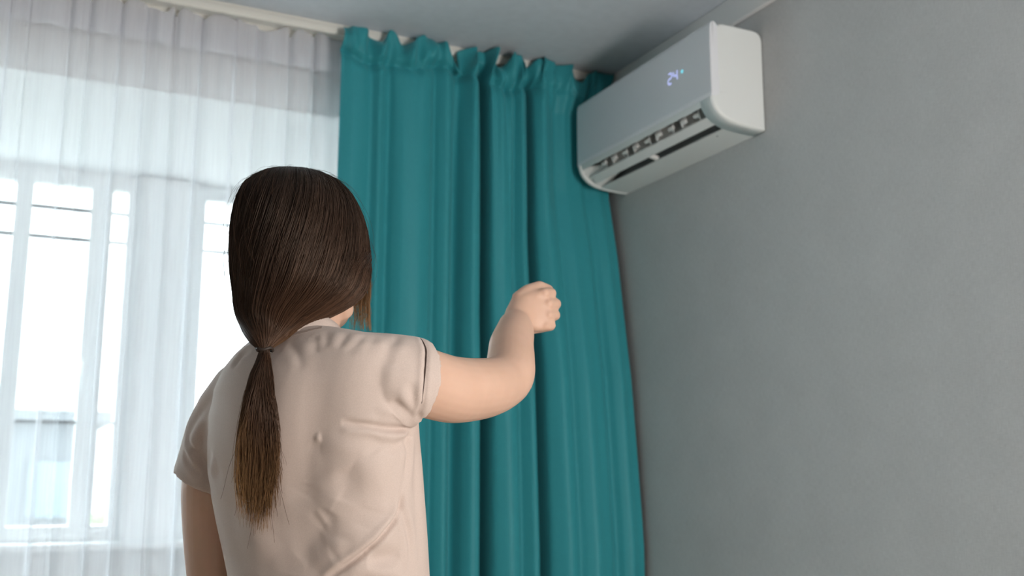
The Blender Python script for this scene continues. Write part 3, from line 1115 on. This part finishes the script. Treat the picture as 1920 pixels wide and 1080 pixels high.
# legs
pel = hipc.copy()
for s in (-1, 1):
    hp = np.array((pel[0], pel[1], .86)) + BR * .085 * s
    kn = np.array((pel[0], pel[1], .46)) + BR * .088 * s + BF * .012
    an = np.array((pel[0], pel[1], .075)) + BR * .090 * s - BF * .02
    bd.tube([hp, hp - ZU * .06, (hp + kn) / 2, kn + ZU * .02, kn - ZU * .10 - BF * .012, (kn + an) / 2 - ZU * .06, an], [.062, .076, .068, .052, .053, .040, .036], 22)
    bd.tube([an - ZU * .035 - BF * .025, an - ZU * .045 + BF * .04, an - ZU * .052 + BF * .12, an - ZU * .056 + BF * .175], [(.034, .034), (.034, .03), (.042, .0215), (.034, .016)], 16, side=BR)
me = remeshed(bd, 'body', .0026, 5)
bm = bmesh.new()
bm.from_mesh(me)
ctr = Vector(wr_r + Lr * .004)
vs = [v for v in bm.verts if (v.co - ctr).length < .042]
for _ in range(45):
    bmesh.ops.smooth_vert(bm, verts=vs, factor=.5, use_axis_x=True, use_axis_y=True, use_axis_z=True)
bm.to_mesh(me)
bm.free()
body = link('body', me, M_skin, woman)
# face details
for s in (-1, 1):
    e = MB().ball(HC + HF * .080 + HR * .031 * s - ZU * .012, .0125, .0125, .0115, hx, 14).build('eye', M_eye, woman, True)
    MB().ball(HC + HF * .0895 + HR * .031 * s - ZU * .012, .006, .0042, .006, hx, 10).build('iris', M_iris, e, True)
b = MB().tube([HC + HF * .0925 - HR * .019 - ZU * .076, HC + HF * .0995 - ZU * .074, HC + HF * .0925 + HR * .019 - ZU * .076], [.0035, .006, .0035], 10)
b.tube([HC + HF * .0915 - HR * .016 - ZU * .084, HC + HF * .099 - ZU * .0855, HC + HF * .0915 + HR * .016 - ZU * .084], [.0035, .0065, .0035], 10)
b.build('lips', M_lip, woman, True)
# trousers and shoes, below the frame
b = MB()
b.loft([body_ring(l, r, py, d, b_) for py, l, r, d, b_ in ((1250, 430, 812, 1.408, .104), (1340, 420, 824, 1.396, .110), (1430, 414, 832, 1.384, .112), (1480, 420, 826, 1.377, .106))])
for s in (-1, 1):
    p = lambda z, o_=0, f_=0: np.array((pel[0], pel[1], z)) + BR * (.080 + o_) * s + BF * f_
    b.tube([p(.86), p(.78), p(.62), p(.46, 0, .008), p(.28, 0, -.012), p(.10, 0, -.02)], [.070, .088, .078, .066, .062, .056], 22)
link('trousers', remeshed(b, 'trousers', .008, 6), M_trous, woman)

# ---- hair
H_RINGS = [  # py, left, right, depth centre, half depth
    (314, 536, 570, 1.445, .012), (318, 512, 600, 1.444, .036), (326, 490, 622, 1.442, .058), (340, 470, 643, 1.440, .076), (360, 455, 660, 1.438, .090), (390, 445, 675, 1.436, .101), (425, 439.5, 686, 1.434, .107),
    (460, 437.5, 691.5, 1.432, .109), (495, 437, 693, 1.430, .109), (525, 438.5, 692, 1.427, .107), (550, 442, 685, 1.422, .102), (572, 443, 662, 1.414, .092), (590, 446, 630, 1.404, .078), (604, 450, 598, 1.392, .062),
    (618, 456, 568, 1.376, .046), (630, 462, 545, 1.360, .034), (641, 469, 526, 1.345, .0225), (650, 479, 511, 1.335, .0125), (656, 487, 506, 1.331, .0088)]
HR_ = np.array(H_RINGS)
HR_[:7, 0] += (10, 10, 9, 7, 5, 3, 1)
# the ring list is re-centred along the flow, so that a lock keeps its place in the section
HR_ = cspline(HR_, 120)
_k = np.exp(-(np.arange(-7, 8) / 4.0) ** 2)
_k /= _k.sum()
_p = np.vstack([2 * HR_[0] - HR_[7:0:-1], HR_, 2 * HR_[-1] - HR_[-2:-9:-1]])
HR_ = np.stack([np.convolve(_p[:, k], _k, 'valid') for k in range(5)], 1)
hs = np.linspace(0, 1, len(HR_))


def hair_pt(u, phi, off=0.0):
    """u 0 crown .. 1 tie, phi 0 towards the camera, +-90 at the sides"""
    u = np.clip(u, 0, 1)
    v = [np.interp(u, hs, HR_[:, k]) for k in range(5)]
    cx = (v[1] + v[2]) / 2
    w_ = (v[2] - v[1]) / 2 * v[3] / F_PX + off
    dd = v[3] + 0 * phi
    c0 = ORI[None, :] + dd[:, None] * (FWD[None, :] + RGT[None, :] * ((cx - 960) / F_PX)[:, None] + UPV[None, :] * ((540 - v[0]) / F_PX)[:, None])
    return c0 + RGT[None, :] * (w_ * np.sin(phi))[:, None] - FLAT[None, :] * ((v[4] + off) * np.cos(phi))[:, None]


def _ss(u, a, b_):
    t_ = np.clip((u - a) / (b_ - a), 0, 1)
    return t_ * t_ * (3 - 2 * t_)


def phis(u, f):
    """angle of the lock f (-1 .. 1 round the head) at level u. The face looks out at about +150 degrees, so locks
    that start in front of it are swept back behind the face edge; the others fall straight"""
    k = _ss(u, .20, .50) * (1 - _ss(u, .80, 1.0))
    lo = -PI + k * (PI - 2.45)
    hi = PI - k * (PI - 1.66)
    p = PI * f + 0 * u
    a, c_ = hi - .5 * k - .02, lo + .5 * k + .02
    p = np.where(p > a, a + (p - a) * (hi - a) / (PI - a + 1e-6), p)
    p = np.where(p < c_, c_ + (p - c_) * (lo - c_) / (-PI - c_ - 1e-6), p)
    drift = .52 * _ss(u, .18, .62) * (1 - _ss(u, .66, .98))           # the back hair sweeps towards the low tie on the left
    return p - drift * np.clip(1 - (p / 1.75) ** 2, 0, 1)


nu, nphi = 90, 97
us = np.linspace(0.0, 1, nu)
V = []
for u in us:
    f = phis(u, np.linspace(-1, 1, nphi))
    V.append(hair_pt(np.full(nphi, u), f, np.full(nphi, -.0035)))
V = np.concatenate(V)
Fc = [(i * nphi + j, i * nphi + j + 1, (i + 1) * nphi + j + 1, (i + 1) * nphi + j) for i in range(nu - 1) for j in range(nphi - 1)]
Fc_shell = Fc
hairV, hairF, hairC = [V], [np.array(Fc)], [np.tile(np.array((.010, .0065, .005, 1)), (len(V), 1))]
nbase = len(V)


def strands(P, rad, colr):
    """P (n, m, 3) -> three sided tubes"""
    global nbase
    n_, m_, _ = P.shape
    T = np.gradient(P, axis=1)
    T /= np.linalg.norm(T, axis=2, keepdims=True) + 1e-9
    up = np.zeros_like(T)
    up[:] = -FWD + .13 * RGT
    U = np.cross(T, up)
    U /= np.linalg.norm(U, axis=2, keepdims=True) + 1e-9
    W_ = np.cross(T, U)
    R_ = rad[..., None]
    ringz = np.stack([P + (U * math.cos(a) + W_ * math.sin(a)) * R_ for a in (PI / 2, PI * 7 / 6, PI * 11 / 6)], axis=2)   # n,m,3,3
    Vx = ringz.reshape(-1, 3)
    i = np.arange(n_)[:, None, None] * (m_ * 3) + np.arange(m_ - 1)[None, :, None] * 3
    j = np.arange(3)[None, None, :]
    k = (j + 1) % 3
    Q = np.stack([i + j, i + k, i + 3 + k, i + 3 + j], axis=-1).reshape(-1, 4) + nbase
    hairV.append(Vx)
    hairF.append(Q)
    hairC.append(np.repeat(colr.reshape(-1, 4), 3, axis=0))
    nbase += len(Vx)


dark = np.array((.0125, .0080, .0060))
warm = np.array((.070, .034, .019))
gold = np.array((.30, .165, .07))


def colour(t, var, warmth):
    """t 0 root .. 1 tip (n, m); ombre by length"""
    a = np.clip(t * warmth, 0, 1)[..., None]
    c = dark * (1 - np.clip(a * 2, 0, 1)) + warm * np.clip(a * 2, 0, 1)
    g = np.clip(a * 2 - 1, 0, 1)
    c = c * (1 - g) + gold * g
    c = c * var[:, None, None]
    return np.concatenate([c, np.ones(c.shape[:2] + (1,))], axis=2)


def smoothnoise(n_, m_, k, amp):
    a = rng.normal(size=(n_, k))
    t = np.linspace(0, k - 1, m_)
    i = np.clip(t.astype(int), 0, k - 2)
    f = t - i
    f = f * f * (3 - 2 * f)
    return (a[:, i] * (1 - f) + a[:, i + 1] * f) * amp


# locks over the head
n_, m_ = 8500, 26
lockphi = np.linspace(-1, 1, 150) + rng.normal(0, .006, 150)
lk = rng.integers(0, 150, n_)
fr = np.clip(lockphi[lk] + rng.normal(0, .016, n_), -1, 1)
lock_h = rng.uniform(-.0016, .0010, 150)
u0 = np.where(rng.random(n_) < .6, rng.uniform(.0, .10, n_), rng.uniform(.1, .45, n_))
u1 = np.where(rng.random(n_) < .9, 1.0, rng.uniform(.75, 1.0, n_))
t = np.linspace(0, 1, m_)[None, :]
U = u0[:, None] + (u1 - u0)[:, None] * t
PH = phis(U, fr[:, None] * .985) + smoothnoise(n_, m_, 5, .014) + (smoothnoise(150, m_, 4, .035)[lk]) * (1 - U)
OFF = lock_h[lk][:, None] * np.sin(np.clip(U * 1.1, 0, 1) * PI) + rng.uniform(-.0016, .0006, n_)[:, None] + smoothnoise(n_, m_, 4, .0006)
P = hair_pt(U.ravel(), PH.ravel(), OFF.ravel()).reshape(n_, m_, 3)
var = rng.uniform(.6, 1.35, n_) * rng.uniform(.75, 1.25, 150)[lk]
wm = np.clip(.36 + .40 * fr[:, None] + .0 * U, .15, .60)  # warmer to the right: the lit side's brown highlights put into the tint
strands(P, np.full((n_, m_), .00042) * (1 - .3 * t), colour(np.clip((U - .15) * 1.35, 0, 1), var, wm))
# fly-aways round the crown and sides
n_, m_ = 120, 14
ph = rng.uniform(-1.9, 1.6, n_)
u0 = rng.uniform(.0, .45, n_)
t = np.linspace(0, 1, m_)[None, :]
U = u0[:, None] + rng.uniform(.05, .25, n_)[:, None] * t
PH = ph[:, None] + smoothnoise(n_, m_, 3, .04)
OFF = rng.uniform(.002, .010, n_)[:, None] * np.sin(t * PI * .8) + .001
P = hair_pt(U.ravel(), PH.ravel(), OFF.ravel()).reshape(n_, m_, 3)
strands(P, np.full((n_, m_), .00013), colour(np.tile(t, (n_, 1)), np.full(n_, 1.2), .45))
# loose side lock before the right ear
n_, m_ = 340, 22
t = np.linspace(0, 1, m_)[None, :]
a0 = rng.random(n_)
b0 = rng.random(n_)
ex = rng.uniform(.55, 1.0, n_)
X0 = 658 + 32 * a0 ** .6
pth = np.array([(0, 455, 0), (.2, 495, 4), (.4, 535, 6), (.6, 570, 4), (.8, 600, 6), (1, 622, 8)])
PY = np.interp(t * ex[:, None], pth[:, 0], pth[:, 1])
PX = X0[:, None] + np.interp(t * ex[:, None], pth[:, 0], pth[:, 2]) - (14 * b0[:, None] * np.clip(t * 1.6 - .5, 0, 1)) * (1 - a0[:, None]) + smoothnoise(n_, m_, 4, 1.2)
DP = 1.455 - .03 * b0[:, None] + .02 * t
P = ORI + DP[..., None] * (FWD + RGT * ((PX - 960) / F_PX)[..., None] + UPV * ((540 - PY) / F_PX)[..., None])
strands(P, np.full((n_, m_), .00022) * (1 - .4 * t), colour(np.tile(.35 + .65 * t, (n_, 1)), rng.uniform(.8, 1.3, n_), .95))
# ponytail resting on the back
n_, m_ = 2600, 30
t = np.linspace(0, 1, m_)[None, :]
tail = np.array([  # py, centre px, half width px, thickness m
    (655, 496, 9, .008), (675, 494, 15, .011), (700, 490, 23, .013), (740, 486, 33, .015), (790, 484, 41, .0155), (840, 484, 46, .015), (890, 482, 45, .013), (930, 480, 38, .010), (965, 480, 33, .007), (1012, 478, 30, .004)])
ang = rng.uniform(0, 2 * PI, n_)
rr_ = np.sqrt(rng.random(n_))
lat = rr_ * np.cos(ang)
dep = rr_ * np.sin(ang)
end = .32 + .70 * rng.beta(2.0, 1.9, n_) - .05 * np.abs(lat)
q = t * end[:, None]
tq = np.linspace(0, 1, len(tail))
v = [np.interp(q, (tail[:, 0] - 655) / (1010 - 655), tail[:, k]) for k in range(4)]
clump = rng.integers(0, 60, n_)
cl_a, cl_r = rng.uniform(0, 2 * PI, 60), np.sqrt(rng.random(60)) * .95
own = lat.copy()
lat = own[:, None] + ((cl_r * np.cos(cl_a))[clump] - own)[:, None] * np.clip(t * 1.5, 0, .86) ** .8
end = np.clip(.5 * end + .5 * (.45 + .6 * rng.beta(2, 1.6, 60))[clump], .3, 1.0)
q = t * end[:, None]
v = [np.interp(q, (tail[:, 0] - 655) / (1010 - 655), tail[:, k]) for k in range(4)]
PX = v[1] + lat * v[2] + smoothnoise(n_, m_, 5, 1.6) * t + smoothnoise(60, m_, 5, 6.0)[clump] * t + (rng.normal(0, 4, n_)[:, None] * t ** 3)
PY = v[0]
yy_s = np.arange(655, 1020, 6.0)
back = np.array([[(lambda h: np.nan if h is None else (h - ORI) @ FWD)(on(x_, y_, bvh2)) for x_ in (450, 480, 510)] for y_ in yy_s])
back_c = np.nanmin(back, axis=1)
bk = np.interp(PY, yy_s, back_c)
DP = bk - v[3] * (1.05 + .9 * dep[:, None] * 1.0) + 0.0
DP = np.where(q < .06, 1.331 + (DP - 1.331) * (q / .06), DP)
P = ORI + DP[..., None] * (FWD + RGT * ((PX - 960) / F_PX)[..., None] + UPV * ((540 - PY) / F_PX)[..., None])
clv = rng.uniform(.65, 1.3, 60)[clump] * rng.uniform(.75, 1.25, n_)
strands(P, np.full((n_, m_), .00038) * (1 - .6 * t), colour(.30 + .70 * q ** 1.15 + .42 * np.clip(-lat - .25, 0, 1) * np.clip(t * 2, 0, 1), clv, np.full((n_, 1), .92)))
# stray tail hairs
n_ = 14
X0 = rng.uniform(450, 520, n_)
EX = X0 + rng.normal(0, 22, n_)
PY = rng.uniform(760, 850, n_)[:, None] + t * rng.uniform(90, 190, n_)[:, None]
PX = X0[:, None] * (1 - t ** 1.6) + EX[:, None] * t ** 1.6 + smoothnoise(n_, m_, 4, 3)
bk = np.interp(PY, yy_s, back_c) - .012
P = ORI + bk[..., None] * (FWD + RGT * ((PX - 960) / F_PX)[..., None] + UPV * ((540 - PY) / F_PX)[..., None])
strands(P, np.full((n_, m_), .00022), colour(np.tile(.5 + .3 * t, (n_, 1)), np.full(n_, .8), .8))

V = np.concatenate(hairV)
Fq = np.concatenate(hairF)
Cc = np.concatenate(hairC)
me = bpy.data.meshes.new('hair')
me.vertices.add(len(V))
me.vertices.foreach_set('co', V.ravel())
me.loops.add(Fq.size)
me.loops.foreach_set('vertex_index', Fq.ravel().astype(np.int32))
me.polygons.add(len(Fq))
me.polygons.foreach_set('loop_start', np.arange(0, Fq.size, 4, dtype=np.int32))
me.update(calc_edges=True)
at_ = me.color_attributes.new('tint', 'FLOAT_COLOR', 'POINT')
at_.data.foreach_set('color', Cc.ravel())
hair = link('hair', me, M_hair, woman)
me.materials.append(M_under)
mi = np.zeros(len(Fq), np.int32)
mi[:len(Fc_shell)] = 1
me.polygons.foreach_set('material_index', mi)
tag(hair, 'long brown hair tied low, lighter at the tips', kind='stuff')
# hair tie
tp = at(496.5, 655, 1.331)
b = MB()
b.tube([tp + (RGT * .0098 * math.cos(a) - FLAT * .0095 * math.sin(a)) + ZU * (.0015 * math.sin(a * 3)) for a in np.linspace(0, 2 * PI, 25)], [.0021] * 25, 8, round_ends=False, side=(0.02, .03, 1))
b.build('hair_tie', M_tie, woman, True)
